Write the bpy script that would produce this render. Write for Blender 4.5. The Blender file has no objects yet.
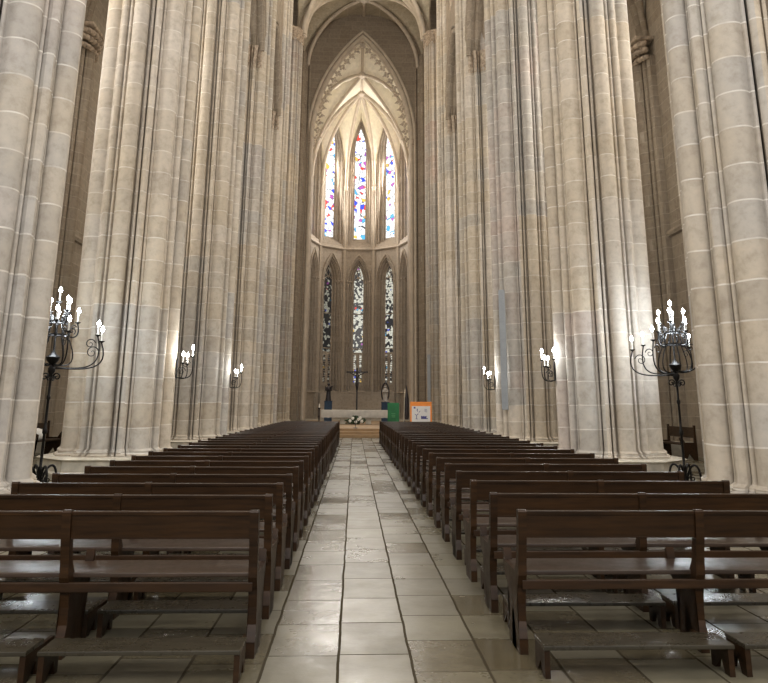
import bpy, bmesh, math, random
from mathutils import Vector, Matrix
random.seed(7)
PI = math.pi
R = math.radians
S = bpy.context.scene
COL = S.collection

# ------------------------------------------------------------ camera
f, cx, cy, EYE = 720.0, 384.0, 228.0, 1.5
def dirv(px, py): return Vector(((px-cx)/f, -(py-cy)/f, -1.0))
yv = dirv(354, 405).normalized()
zv = -dirv(403, -2700)
if zv.y < 0: zv = -zv
zv = (zv - yv*zv.dot(yv)).normalized()
xv = yv.cross(zv)
M3 = Matrix((xv, yv, zv))
cam_d = bpy.data.cameras.new('camera')
cam = bpy.data.objects.new('camera', cam_d); COL.objects.link(cam)
cam.matrix_world = Matrix.Translation((0, 0, EYE)) @ M3.to_4x4()
cam_d.sensor_fit = 'HORIZONTAL'; cam_d.sensor_width = 36
cam_d.lens = f/768*36
cam_d.shift_x = 0
cam_d.shift_y = -(341.5-cy)/768
cam_d.clip_end = 500
S.camera = cam

# ------------------------------------------------------------ materials
class NT:
    def __init__(s, name):
        s.m = bpy.data.materials.new(name); s.m.use_nodes = True
        s.t = s.m.node_tree; s.b = s.t.nodes['Principled BSDF']
    def n(s, kind, **kw):
        o = s.t.nodes.new(kind)
        for k, v in kw.items(): setattr(o, k, v)
        return o
    def l(s, a, b): s.t.links.new(a, b)
    def setin(s, sock, v):
        if isinstance(v, bpy.types.NodeSocket): s.l(v, sock)
        else: sock.default_value = v
    def math(s, op, a, b=0.0, c=None):
        o = s.n('ShaderNodeMath', operation=op)
        s.setin(o.inputs[0], a); s.setin(o.inputs[1], b)
        if c is not None: s.setin(o.inputs[2], c)
        return o.outputs[0]
    def mix(s, fac, a, b, blend='MIX'):
        o = s.n('ShaderNodeMix', data_type='RGBA', blend_type=blend)
        s.setin(o.inputs[0], fac)
        s.setin(o.inputs[6], a if isinstance(a, bpy.types.NodeSocket) else (*a, 1))
        s.setin(o.inputs[7], b if isinstance(b, bpy.types.NodeSocket) else (*b, 1))
        return o.outputs[2]
    def comb(s, x, y, z):
        o = s.n('ShaderNodeCombineXYZ')
        for i, v in enumerate((x, y, z)): s.setin(o.inputs[i], v)
        return o.outputs[0]
    def sep(s, v):
        o = s.n('ShaderNodeSeparateXYZ'); s.l(v, o.inputs[0]); return o.outputs
    def noise(s, vec, scale, detail=3, rough=.55):
        o = s.n('ShaderNodeTexNoise'); s.l(vec, o.inputs['Vector'])
        o.inputs['Scale'].default_value = scale; o.inputs['Detail'].default_value = detail
        o.inputs['Roughness'].default_value = rough
        return o.outputs['Fac']
    def white(s, vec):
        o = s.n('ShaderNodeTexWhiteNoise', noise_dimensions='3D'); s.l(vec, o.inputs['Vector'])
        return o.outputs
    def ramp(s, fac, stops, interp='LINEAR'):
        o = s.n('ShaderNodeValToRGB'); s.setin(o.inputs[0], fac)
        cr = o.color_ramp; cr.interpolation = interp
        while len(cr.elements) < len(stops): cr.elements.new(.5)
        for e, (p, c) in zip(cr.elements, stops):
            e.position = p; e.color = (*c, 1) if len(c) == 3 else c
        return o.outputs[0]
    def bump(s, h, strength=.3, dist=.02):
        o = s.n('ShaderNodeBump'); s.l(h, o.inputs['Height'])
        o.inputs['Strength'].default_value = strength; o.inputs['Distance'].default_value = dist
        s.l(o.outputs[0], s.b.inputs['Normal'])

def plain(name, col, rough=.6, metal=0.0, noise_amt=.25, scale=6, emis=None, es=0, spec=None):
    N = NT(name)
    tc = N.n('ShaderNodeTexCoord').outputs['Object']
    nf = N.noise(tc, scale, 4)
    dark = tuple(c*(1-noise_amt) for c in col); lite = tuple(min(1, c*(1+noise_amt)) for c in col)
    N.l(N.ramp(nf, [(.3, dark), (.7, lite)]), N.b.inputs['Base Color'])
    N.b.inputs['Roughness'].default_value = rough; N.b.inputs['Metallic'].default_value = metal
    if spec is not None: N.b.inputs['Specular IOR Level'].default_value = spec
    if emis:
        N.b.inputs['Emission Color'].default_value = (*emis, 1); N.b.inputs['Emission Strength'].default_value = es
    return N.m

def stone(name, mode, course=.52, pal=None, mortar_c=(.74, .71, .65), mw=.022, patch=.8, spec=.25):
    """ashlar: mode 'pier' = blocks by angle round the axis, 'wall' = blocks by position"""
    pal = pal or [(.50, .40, .345), (.43, .405, .37), (.50, .43, .335), (.58, .53, .47)]
    N = NT(name)
    g = N.n('ShaderNodeNewGeometry').outputs['Position']
    X, Y, Z = N.sep(g)
    wob = N.math('MULTIPLY', N.math('SUBTRACT', N.noise(g, .9, 2), .5), .10)
    if mode == 'pier':
        ob = N.n('ShaderNodeTexCoord').outputs['Object']
        ox, oy, oz = N.sep(ob)
        ang = N.math('MULTIPLY', N.math('ARCTAN2', oy, ox), 8/(2*PI))
        inf = N.n('ShaderNodeObjectInfo')
        loc = N.sep(inf.outputs['Location'])
        seed = N.math('ADD', N.math('MULTIPLY', loc[0], 1.37), N.math('MULTIPLY', loc[1], .73))
        # neighbouring shafts are coursed a few centimetres out of step
        offs = N.math('MULTIPLY', N.white(N.comb(N.math('ROUND', ang), seed, 3.3))[0], .10)
        zr = N.math('ADD', N.math('ADD', N.math('DIVIDE', Z, course), N.math('DIVIDE', wob, course)), offs)
        ucell = N.math('ROUND', ang)
    else:
        seed = 1.7
        zr = N.math('DIVIDE', Z, course)
        row0 = N.math('FLOOR', zr)
        uu = N.math('ADD', N.math('ADD', N.math('DIVIDE', N.math('ADD', X, Y), .85), N.math('MULTIPLY', N.white(N.comb(row0, 2.2, 1.1))[0], 1.0)), wob)
        ucell = N.math('FLOOR', uu)
    row = N.math('FLOOR', zr)
    fr = N.math('FRACT', zr)
    mort = N.math('LESS_THAN', fr, mw/course)
    if mode == 'wall':
        fu = N.math('FRACT', uu)
        mort = N.math('MAXIMUM', mort, N.math('LESS_THAN', fu, .024))
    blk = N.white(N.comb(row, ucell, seed))[0]
    qd = N.math('FLOOR', N.math('MULTIPLY', ucell, .5))
    pz = N.math('FLOOR', N.math('ADD', N.math('DIVIDE', row, 9), N.math('MULTIPLY', N.white(N.comb(qd, seed, 8.8))[0], 1.0)))
    big = N.white(N.comb(pz, qd, N.math('ADD', seed, 9.1)))[0]
    soft = N.noise(g, .22, 2)
    sel = N.math('ADD', N.math('MULTIPLY', big, .5*patch), N.math('ADD', N.math('MULTIPLY', blk, .10), N.math('MULTIPLY', soft, .62)))
    c = N.ramp(sel, [(.22, pal[0]), (.42, pal[1]), (.62, pal[2]), (.85, pal[3])])
    fine = N.noise(g, 5.5, 5, .65)
    c = N.mix(1.0, c, N.ramp(fine, [(.25, (.72, .70, .67)), (.5, (.96, .96, .96)), (.8, (1.12, 1.10, 1.06))]), 'MULTIPLY')
    blk2 = N.white(N.comb(ucell, row, 4.4))[0]
    c = N.mix(1.0, c, N.ramp(blk2, [(0, (.90, .89, .88)), (1, (1.05, 1.05, 1.05))]), 'MULTIPLY')
    # smoked and worn spots
    st = N.noise(g, 1.7, 6, .7)
    c = N.mix(N.ramp(st, [(.60, (0, 0, 0)), (.78, (.5, .5, .5))]), c, (.27, .23, .16))
    mn = N.math('MULTIPLY', mort, N.ramp(N.noise(g, 3, 2), [(.3, (.15,)*3), (.65, (.8,)*3)]))
    c = N.mix(mn, c, mortar_c)
    N.l(c, N.b.inputs['Base Color'])
    N.b.inputs['Roughness'].default_value = .72
    N.b.inputs['Specular IOR Level'].default_value = spec
    N.bump(N.math('ADD', fine, N.math('MULTIPLY', mort, .3)), .35, .02)
    return N.m

M = {}
M['pier'] = stone('ashlar_pier_stone', 'pier')
M['plinth'] = plain('plinth_stone', (.50, .46, .38), .6, noise_amt=.3, scale=3)
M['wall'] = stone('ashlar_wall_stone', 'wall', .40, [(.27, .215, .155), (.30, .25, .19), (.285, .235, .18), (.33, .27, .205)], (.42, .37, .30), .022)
M['apse'] = stone('apse_stone', 'wall', .45, [(.46, .40, .33), (.50, .43, .35), (.48, .42, .35), (.52, .45, .37)], (.52, .47, .40), .018, .3)
M['web'] = stone('vault_web_stone', 'wall', .35, [(.50, .44, .33), (.54, .48, .37), (.52, .46, .35), (.56, .50, .40)], (.62, .57, .46), .02, .5)
M['rib'] = plain('rib_stone', (.56, .48, .38), .75, noise_amt=.12, scale=2)
M['white_stone'] = plain('pale_carved_stone', (.86, .80, .66), .7, noise_amt=.1, scale=3)
M['cap'] = plain('carved_capital_stone', (.40, .32, .24), .8, noise_amt=.45, scale=7)

# wood
def wood(name, a, b, rough=.32, spec=.5):
    N = NT(name)
    tc = N.n('ShaderNodeTexCoord').outputs['Object']
    mp = N.n('ShaderNodeMapping'); mp.inputs['Scale'].default_value = (1.2, 14, 14); N.l(tc, mp.inputs[0])
    w = N.noise(mp.outputs[0], 2.2, 5, .6)
    inf = N.n('ShaderNodeObjectInfo').outputs['Random']
    c = N.ramp(w, [(.3, a), (.7, b)])
    c = N.mix(1.0, c, N.ramp(inf, [(0, (.8, .8, .8)), (1, (1.2, 1.2, 1.2))]), 'MULTIPLY')
    sc = N.noise(tc, 9, 5, .7)
    N.l(c, N.b.inputs['Base Color'])
    N.l(N.ramp(sc, [(.2, (rough-.06,)*3), (.8, (rough+.16,)*3)]), N.b.inputs['Roughness'])
    N.b.inputs['Specular IOR Level'].default_value = spec
    N.bump(w, .10, .003)
    return N.m
M['wood'] = wood('dark_stained_wood', (.013, .006, .0020), (.040, .0182, .0060), .36, .26)
M['wood_seat'] = wood('worn_seat_wood', (.026, .015, .009), (.055, .034, .021), .3)
M['wood_kneel'] = wood('scuffed_kneeler_wood', (.022, .018, .011), (.05, .042, .027), .24)
M['iron'] = plain('black_wrought_iron', (.012, .011, .011), .4, .6, .3, 20)
M['candle'] = plain('white_candle_wax', (.85, .83, .78), .5, noise_amt=.03)
M['bulb'] = plain('lit_bulb', (1, 1, 1), .5, noise_amt=0, emis=(.86, .94, 1.0), es=60)
M['cloth'] = plain('white_altar_cloth', (.45, .43, .39), .8, noise_amt=.12, scale=5)
M['dark'] = plain('dark_bronze', (.022, .018, .02), .5, .2, .3, 9)
M['navy'] = plain('dark_blue_cloth', (.02, .045, .085), .8, noise_amt=.3)
M['green'] = plain('green_cloth', (.008, .13, .04), .7, noise_amt=.25, scale=3)
M['greenlt'] = plain('pale_green_embroidery', (.10, .30, .14), .7, noise_amt=.1)
M['orange'] = plain('orange_paint', (.85, .27, .04), .6, noise_amt=.06)
M['paper'] = plain('white_poster_paper', (.72, .70, .68), .7, noise_amt=.04)
M['ink'] = plain('violet_blue_ink', (.08, .08, .26), .7, noise_amt=.2)
M['grey_paint'] = plain('grey_enamel', (.30, .32, .34), .5, noise_amt=.08)
M['statue_pale'] = plain('pale_painted_wood', (.36, .33, .30), .6, noise_amt=.2)
M['leaf'] = plain('dark_green_leaf', (.03, .06, .02), .6, noise_amt=.4, scale=9)
M['petal'] = plain('white_petal', (.85, .84, .78), .6, noise_amt=.05)
M['carpet'] = plain('tan_wooden_step', (.30, .19, .09), .6, noise_amt=.2, scale=3)

# floor
def floor_mat():
    N = NT('worn_stone_slabs')
    g = N.n('ShaderNodeNewGeometry').outputs['Position']
    X, Y, Z = N.sep(g)
    wob = N.math('MULTIPLY', N.math('SUBTRACT', N.noise(g, 2.2, 4), .5), .024)
    col_ = N.math('DIVIDE', N.math('ADD', N.math('ADD', X, .07), wob), .44)
    ci = N.math('FLOOR', col_); cf = N.math('FRACT', col_)
    rc = N.white(N.comb(ci, 5.1, 0.3))[0]
    ln = N.math('ADD', .52, N.math('MULTIPLY', N.white(N.comb(ci, 1.1, 7.3))[0], .16))
    rr = N.math('ADD', N.math('DIVIDE', N.math('ADD', Y, wob), ln), N.math('MULTIPLY', rc, 1.0))
    ri = N.math('FLOOR', rr); rf = N.math('FRACT', rr)
    j1 = N.math('MINIMUM', cf, N.math('SUBTRACT', 1, cf))
    j2 = N.math('MINIMUM', rf, N.math('SUBTRACT', 1, rf))
    joint = N.math('MAXIMUM', N.math('LESS_THAN', j1, .020), N.math('LESS_THAN', j2, .009))
    w = N.white(N.comb(ci, ri, 1.3))[0]
    c = N.ramp(w, [(0, (.092, .075, .044)), (.35, (.124, .108, .069)), (.7, (.148, .134, .093)), (1, (.110, .098, .068))])
    n1 = N.noise(g, 3.5, 6, .68)
    c = N.mix(1.0, c, N.ramp(n1, [(.2, (.66, .63, .56)), (.5, (1, 1, 1)), (.85, (1.25, 1.25, 1.2))]), 'MULTIPLY')
    pits = N.noise(g, 12, 5, .75)
    c = N.mix(N.ramp(pits, [(.64, (0, 0, 0)), (.74, (.75,)*3)]), c, (.10, .085, .06))
    c = N.mix(N.math('MULTIPLY', joint, .85), c, (.045, .036, .025))
    N.l(c, N.b.inputs['Base Color'])
    n2 = N.noise(g, 1.6, 5, .65)
    N.l(N.ramp(N.math('ADD', N.math('MULTIPLY', n2, .7), N.math('MULTIPLY', w, .3)), [(.25, (.17,)*3), (.5, (.30,)*3), (.8, (.46,)*3)]), N.b.inputs['Roughness'])
    N.l(N.math('MULTIPLY', N.math('SUBTRACT', 1, joint), .55), N.b.inputs['Specular IOR Level'])
    h = N.math('SUBTRACT', N.math('MULTIPLY', n1, .8), N.math('MULTIPLY', joint, 1.2))
    N.bump(h, .35, .012)
    return N.m
M['floor'] = floor_mat()

def glass(name, strength, tint, colour_amt, dark_amt, scale=2.6):
    N = NT(name)
    va = N.n('ShaderNodeVectorMath', operation='ADD')
    N.l(N.n('ShaderNodeTexCoord').outputs['Object'], va.inputs[0]); N.l(N.n('ShaderNodeObjectInfo').outputs['Location'], va.inputs[1])
    tc = va.outputs[0]
    v = N.n('ShaderNodeTexVoronoi', feature='F1'); N.l(tc, v.inputs['Vector']); v.inputs['Scale'].default_value = scale*1.8
    e = N.n('ShaderNodeTexVoronoi', feature='DISTANCE_TO_EDGE'); N.l(tc, e.inputs['Vector']); e.inputs['Scale'].default_value = scale*1.8
    r = N.sep(v.outputs['Color'])
    hue = N.ramp(r[0], [(0, (.85, .05, .04)), (.22, (.03, .08, .85)), (.45, (.9, .55, .08)), (.6, (.08, .45, .75)), (.78, (.5, .10, .5)), (1, (.1, .5, .25))], 'CONSTANT')
    zone = N.noise(tc, .9, 2)
    pick = N.math('LESS_THAN', N.math('ADD', N.math('MULTIPLY', r[1], .5), N.math('MULTIPLY', zone, .6)), colour_amt)
    c = N.mix(pick, tint, hue)
    dk = N.math('LESS_THAN', N.math('ADD', N.math('MULTIPLY', r[2], .6), N.math('MULTIPLY', N.noise(tc, .6, 2), .6)), dark_amt)
    c = N.mix(dk, c, (.03, .03, .03))
    lead = N.math('LESS_THAN', e.outputs['Distance'], .035)
    c = N.mix(lead, c, (.05, .05, .06))
    N.b.inputs['Base Color'].default_value = (.03, .03, .03, 1)
    N.b.inputs['Roughness'].default_value = .3
    N.l(c, N.b.inputs['Emission Color']); N.b.inputs['Emission Strength'].default_value = strength
    return N.m
M['glass_high'] = glass('bright_stained_glass', 1.35, (.97, .99, 1.0), .43, .10, 1.5)
M['glass_low'] = glass('dim_stained_glass', .30, (.80, .78, .62), .34, .74, 3.0)
M['glass_mid'] = glass('half_lit_stained_glass', .75, (.85, .84, .70), .33, .60, 2.6)
M['glass_day'] = plain('daylit_leaded_glass', (.5, .5, .5), .4, noise_amt=.1, emis=(1, .93, .78), es=3.0)

# ------------------------------------------------------------ mesh helpers
def mesh_obj(name, bm, mat, parent=None, smooth=None, loc=None):
    bmesh.ops.remove_doubles(bm, verts=bm.verts, dist=1e-5)
    bmesh.ops.recalc_face_normals(bm, faces=bm.faces)
    me = bpy.data.meshes.new(name); bm.to_mesh(me); bm.free()
    me.materials.append(M[mat] if isinstance(mat, str) else mat)
    if smooth is not None:
        for p in me.polygons: p.use_smooth = True
        me.set_sharp_from_angle(angle=R(smooth))
    o = bpy.data.objects.new(name, me); COL.objects.link(o)
    if parent: o.parent = parent
    if loc: o.location = loc
    return o
def tag(o, label=None, cat=None, group=None, kind=None):
    if label: o['label'] = label
    if cat: o['category'] = cat
    if group: o['group'] = group
    if kind: o['kind'] = kind
    return o
def empty(name, loc=(0, 0, 0), rz=0.0):
    o = bpy.data.objects.new(name, None); COL.objects.link(o)
    o.location = loc; o.rotation_euler.z = rz; o.empty_display_size = .2
    return o
def struct(o, label, cat): return tag(o, label, cat, kind='structure')
def copy_tree(o, parent=None):
    c = o.copy(); COL.objects.link(c)
    if parent: c.parent = parent
    for ch in list(o.children): copy_tree(ch, c)
    return c
def box(bm, x0, x1, y0, y1, z0, z1, bev=0.0, mat=None):
    v = [bm.verts.new((x, y, z)) for x in (x0, x1) for y in (y0, y1) for z in (z0, z1)]
    fs = [bm.faces.new([v[i] for i in q]) for q in ((0, 1, 3, 2), (4, 6, 7, 5), (0, 4, 5, 1), (2, 3, 7, 6), (0, 2, 6, 4), (1, 5, 7, 3))]
    if mat is not None: bmesh.ops.transform(bm, matrix=mat, verts=v)
    if bev:
        es = {e for fc in fs for e in fc.edges}
        bmesh.ops.bevel(bm, geom=list(es), offset=bev, segments=2, affect='EDGES', profile=.6)
def tube(bm, pts, r, n=8, closed=False, r_end=None, caps=True):
    pts = [Vector(p) for p in pts]
    N = len(pts); rings = []
    prev = None
    for i, p in enumerate(pts):
        if closed: t = pts[(i+1) % N]-pts[i-1]
        else: t = pts[min(i+1, N-1)]-pts[max(i-1, 0)]
        if t.length < 1e-9: t = Vector((0, 0, 1))
        t.normalize()
        if prev is None:
            a = Vector((0, 0, 1)) if abs(t.z) < .9 else Vector((1, 0, 0))
            u = t.cross(a).normalized()
        else:
            u = prev-t*prev.dot(t)
            u = u.normalized() if u.length > 1e-6 else t.cross(Vector((0, 0, 1))).normalized()
        prev = u; w = t.cross(u)
        rr = r if r_end is None else r+(r_end-r)*i/(N-1)
        rings.append([bm.verts.new(p+(u*math.cos(2*PI*k/n)+w*math.sin(2*PI*k/n))*rr) for k in range(n)])
    for i in range(N if closed else N-1):
        a, b = rings[i], rings[(i+1) % N]
        for k in range(n): bm.faces.new((a[k], a[(k+1) % n], b[(k+1) % n], b[k]))
    if not closed and caps:
        bm.faces.new(rings[0][::-1]); bm.faces.new(rings[-1])
def lathe(bm, prof, n=20, c=(0, 0, 0), sx=1, sy=1):
    rings = []
    for r, z in prof:
        rings.append([bm.verts.new((c[0]+r*sx*math.cos(2*PI*k/n), c[1]+r*sy*math.sin(2*PI*k/n), c[2]+z)) for k in range(n)])
    for a, b in zip(rings, rings[1:]):
        for k in range(n): bm.faces.new((a[k], a[(k+1) % n], b[(k+1) % n], b[k]))
    bm.faces.new(rings[0][::-1]); bm.faces.new(rings[-1])
def blob(bm, c, r, s=(1, 1, 1), sub=2):
    bmesh.ops.create_icosphere(bm, subdivisions=sub, radius=r, matrix=Matrix.Translation(c) @ Matrix.Diagonal((*s, 1)))
def prism(bm, outline, x0, x1, plane='YZ'):
    """extrude a closed outline; plane YZ -> along X"""
    def P(a, b, h): return {'YZ': (h, a, b), 'XZ': (a, h, b), 'XY': (a, b, h)}[plane]
    A = [bm.verts.new(P(a, b, x0)) for a, b in outline]; B = [bm.verts.new(P(a, b, x1)) for a, b in outline]
    n = len(A)
    f1 = bm.faces.new(A); f2 = bm.faces.new(B[::-1])
    for i in range(n): bm.faces.new((A[i], A[(i+1) % n], B[(i+1) % n], B[i]))
    bmesh.ops.triangulate(bm, faces=[f1, f2])
def arch_h(t, a, rise):
    c = (rise*rise-a*a)/(2*a); Rr = a+c
    t = min(abs(t), a)
    return math.sqrt(max(0, Rr*Rr-(t+c)**2))
def lancet(u0, hw, zs, zsp, zap, n=9):
    """loop of a pointed opening, anticlockwise from bottom left"""
    L = [(u0-hw, zs), (u0+hw, zs)]
    xs = [hw*math.cos(i/n*PI/2) for i in range(n)]
    L += [(u0+x, zsp+arch_h(x, hw, zap-zsp)) for x in xs]
    L += [(u0, zap)]
    L += [(u0-x, zsp+arch_h(x, hw, zap-zsp)) for x in xs[::-1]]
    return L
def sheet_with_holes(bm, outer, holes, xf, thick=0.0):
    """flat panel in (u, z) with openings; xf(u, z, depth) -> point"""
    es = []
    for loop in [outer]+holes:
        vs = [bm.verts.new((u, 0, z)) for u, z in loop]
        for i in range(len(vs)): es.append(bm.edges.new((vs[i], vs[(i+1) % len(vs)])))
    r = bmesh.ops.triangle_fill(bm, use_beauty=True, use_dissolve=False, edges=es)
    fs = [g for g in r['geom'] if isinstance(g, bmesh.types.BMFace)]
    vs0 = {v for fc in fs for v in fc.verts}
    allv = set(vs0)
    if thick:
        ex = bmesh.ops.extrude_face_region(bm, geom=fs, use_keep_orig=True)
        nv = [g for g in ex['geom'] if isinstance(g, bmesh.types.BMVert)]
        for v in nv: v.co.y = thick
        allv |= set(nv)
    for v in allv: v.co = Vector(xf(v.co.x, v.co.z, v.co.y))
def loft(bm, loops, closed=True):
    rings = [[bm.verts.new(p) for p in L] for L in loops]
    n = len(rings[0])
    for a, b in zip(rings, rings[1:]):
        for k in range(n if closed else n-1): bm.faces.new((a[k], a[(k+1) % n], b[(k+1) % n], b[k]))

# ------------------------------------------------------------ plan
CXN = 0.30                       # axis of the nave
PX = 5.60                        # pier centres either side of it
PY = [9.8, 17.0, 24.4, 32.0, 39.8]
PCROSS = 49.0
YA = 58.6                        # centre of the apse
AX = 0.25
Y0, YE = -7.0, 54.0

# floor
bm = bmesh.new()
box(bm, CXN-10.5, CXN+10.5, Y0, 54.5, -.3, 0)
struct(mesh_obj('floor', bm, 'floor'), 'worn beige stone slab floor of the nave and aisles', 'floor')

# raised chancel floor with step fronts
bm = bmesh.new()
box(bm, CXN-3.7, CXN+3.7, 35.2, 35.6, 0, .14, .01)
box(bm, CXN-3.7, CXN+3.7, 35.55, 36.0, 0, .27, .01)
box(bm, CXN-3.7, CXN+3.7, 35.95, 54.5, 0, .40, .01)
struct(mesh_obj('trim_1', bm, 'carpet'), 'tan steps and raised floor before the altar', 'steps')
bm = bmesh.new()
prism(bm, [(AX-4.15, 54.5), (AX+4.15, 54.5)]+[(AX+4.2*math.cos(a), YA+4.2*math.sin(a)) for a in [R(k) for k in (0, 36, 72, 108, 144, 180)]], 0, .42, 'XY')
struct(mesh_obj('trim_2', bm, 'plinth'), 'pale stone floor of the apse behind the altar', 'floor')

# ------------------------------------------------------------ piers
def pier_profile(theta):
    best = .82
    def ray(Rc, phi, r):
        d = (theta-phi+PI) % (2*PI)-PI
        s = Rc*math.sin(d)
        if abs(s) >= r or math.cos(d) < 0: return 0
        return Rc*math.cos(d)+math.sqrt(r*r-s*s)
    for k in range(8):
        p = k*PI/4
        big = .185 if k % 2 == 0 else .225
        best = max(best, ray(1.20-big, p, big))
        best = max(best, ray(1.04, p+PI/8, .085))
        for dd in (.262, -.262): best = max(best, ray(1.01, p+dd, .036))
    return best
NA = 384
PROF = [(pier_profile(2*PI*(k+.5)/NA), 2*PI*(k+.5)/NA) for k in range(NA)]
def ring_pts(scale, z, add=0.0, blend=0.0):
    return [((r*(1-blend)+1.26*blend)*scale*math.cos(a)+add*math.cos(a), (r*(1-blend)+1.26*blend)*scale*math.sin(a)+add*math.sin(a), z) for r, a in PROF]
def pier_mesh(top):
    bm = bmesh.new()
    loops = [ring_pts(1, .40, .09, .35), ring_pts(1, .45, .10, .3), ring_pts(1, .48, .05, .15), ring_pts(1, .53, .06, .1), ring_pts(1, .57, .01), ring_pts(1, .62), ring_pts(1, 8), ring_pts(1, 16), ring_pts(1, top)]
    loft(bm, loops)
    return bm
def capital_mesh(z0, sectors, hw=.62, h=1.0):
    """carved leafy band following the shafts over given directions"""
    bm = bmesh.new()
    for s in sectors:
        cols = []
        K = 46; rows = 12
        for i in range(K+1):
            a = s-hw+2*hw*i/K
            pr = pier_profile(a)
            colv = []
            for j in range(rows+1):
                t = j/rows
                flare = .01+.17*t**1.6
                if t < .08 or t > .93: e = .05+flare
                else: e = flare+.055*math.sin(i*1.15+ (PI if (j//3) % 2 else 0))*math.sin(PI*t*3.0)+.02*math.sin(i*2.9+j*2.1)
                e *= min(1, (1-abs(a-s)/hw)*8+.0)
                rr = pr*(1-.35*t)+1.14*.35*t+e
                colv.append(bm.verts.new((rr*math.cos(a), rr*math.sin(a), z0+h*t)))
            cols.append(colv)
        for i in range(K):
            for j in range(rows): bm.faces.new((cols[i][j], cols[i+1][j], cols[i+1][j+1], cols[i][j+1]))
    return bm
def plinth_mesh():
    bm = bmesh.new()
    def oc(r, z): return [(r/math.cos(PI/8)*math.cos(PI/8+k*PI/4), r/math.cos(PI/8)*math.sin(PI/8+k*PI/4), z) for k in range(8)]
    loops = [oc(1.50, 0), oc(1.50, .10), oc(1.44, .14), oc(1.44, .34), oc(1.48, .38), oc(1.40, .42), oc(.6, .42)]
    loft(bm, loops)
    return bm
NAVE_SPRING = 28.3
def build_pier():
    root = empty('stone_pier')
    mesh_obj('shaft_cluster', pier_mesh(NAVE_SPRING), 'pier', root, 28)
    mesh_obj('plinth', plinth_mesh(), 'plinth', root)
    mesh_obj('arcade_capital', capital_mesh(16.75, (PI/2,), .7), 'cap', root, 60)
    mesh_obj('arcade_capital', capital_mesh(16.75, (-PI/2,), .7), 'cap', root, 60)
    return root
pier0 = build_pier()
ORD = ['nearest', 'second', 'third', 'fourth', 'fifth']
used = False
for side, sx in (('left', -1), ('right', 1)):
    for i, y in enumerate(PY):
        p = pier0 if not used else copy_tree(pier0)
        used = True
        p.location = (CXN+sx*PX, y, 0)
        if sx < 0: p.rotation_euler.z = PI
        tag(p, f'{ORD[i]} fluted beige stone pier on the {side} of the nave', 'pier', 'clustered piers along the nave')
for side, sx in (('left', -1), ('right', 1)):
    p = empty('stone_pier', (CXN+sx*5.72, PCROSS, 0), PI if sx < 0 else 0)
    tag(p, f'far crossing pier on the {side}, capital high beside the altar vault', 'pier', 'clustered piers along the nave')
    mesh_obj('shaft_cluster', pier_mesh(NAVE_SPRING), 'pier', p, 28)
    mesh_obj('plinth', plinth_mesh(), 'plinth', p)
    mesh_obj('high_capital', capital_mesh(NAVE_SPRING-.9, (PI,), 1.5), 'cap', p, 60)

# ------------------------------------------------------------ arcade / clerestory walls
WIN = [0]
def window(loop_face, loop_glass, xf, depth, gmat, label, parent_mat='wall', steps=((1, 0),), bars=None):
    WIN[0] += 1
    w = empty('window_%d' % WIN[0]); struct(w, label, 'window')
    bm = bmesh.new()
    L = []
    K = 6
    for k in range(K+1):
        t = k/K
        # stepped splay: alternate going in and going deep
        td = (k+ (k % 2))/ (K+ (K % 2)); tu = (k-(k % 2))/K if k < K else 1
        L.append([xf(a[0]+(b[0]-a[0])*tu, a[1]+(b[1]-a[1])*tu, depth*td) for a, b in zip(loop_face, loop_glass)])
    loft(bm, L)
    mesh_obj('window_jamb', bm, parent_mat, w, 30)
    bm = bmesh.new()
    us = [p[0] for p in loop_glass]; u0 = (min(us)+max(us))/2
    vs = [bm.verts.new((u-u0, 0, z)) for u, z in loop_glass]
    bm.faces.new(vs)
    g = mesh_obj('stained_glass', bm, gmat, w)
    o = Vector(xf(u0, 0, depth)); ex = (Vector(xf(u0+1, 0, depth))-o); ed = Vector(xf(u0, 0, depth+1))-o
    g.matrix_world = Matrix(((ex.x, ed.x, 0, o.x), (ex.y, ed.y, 0, o.y), (0, 0, 1, 0), (0, 0, 0, 1)))
    return w

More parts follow.
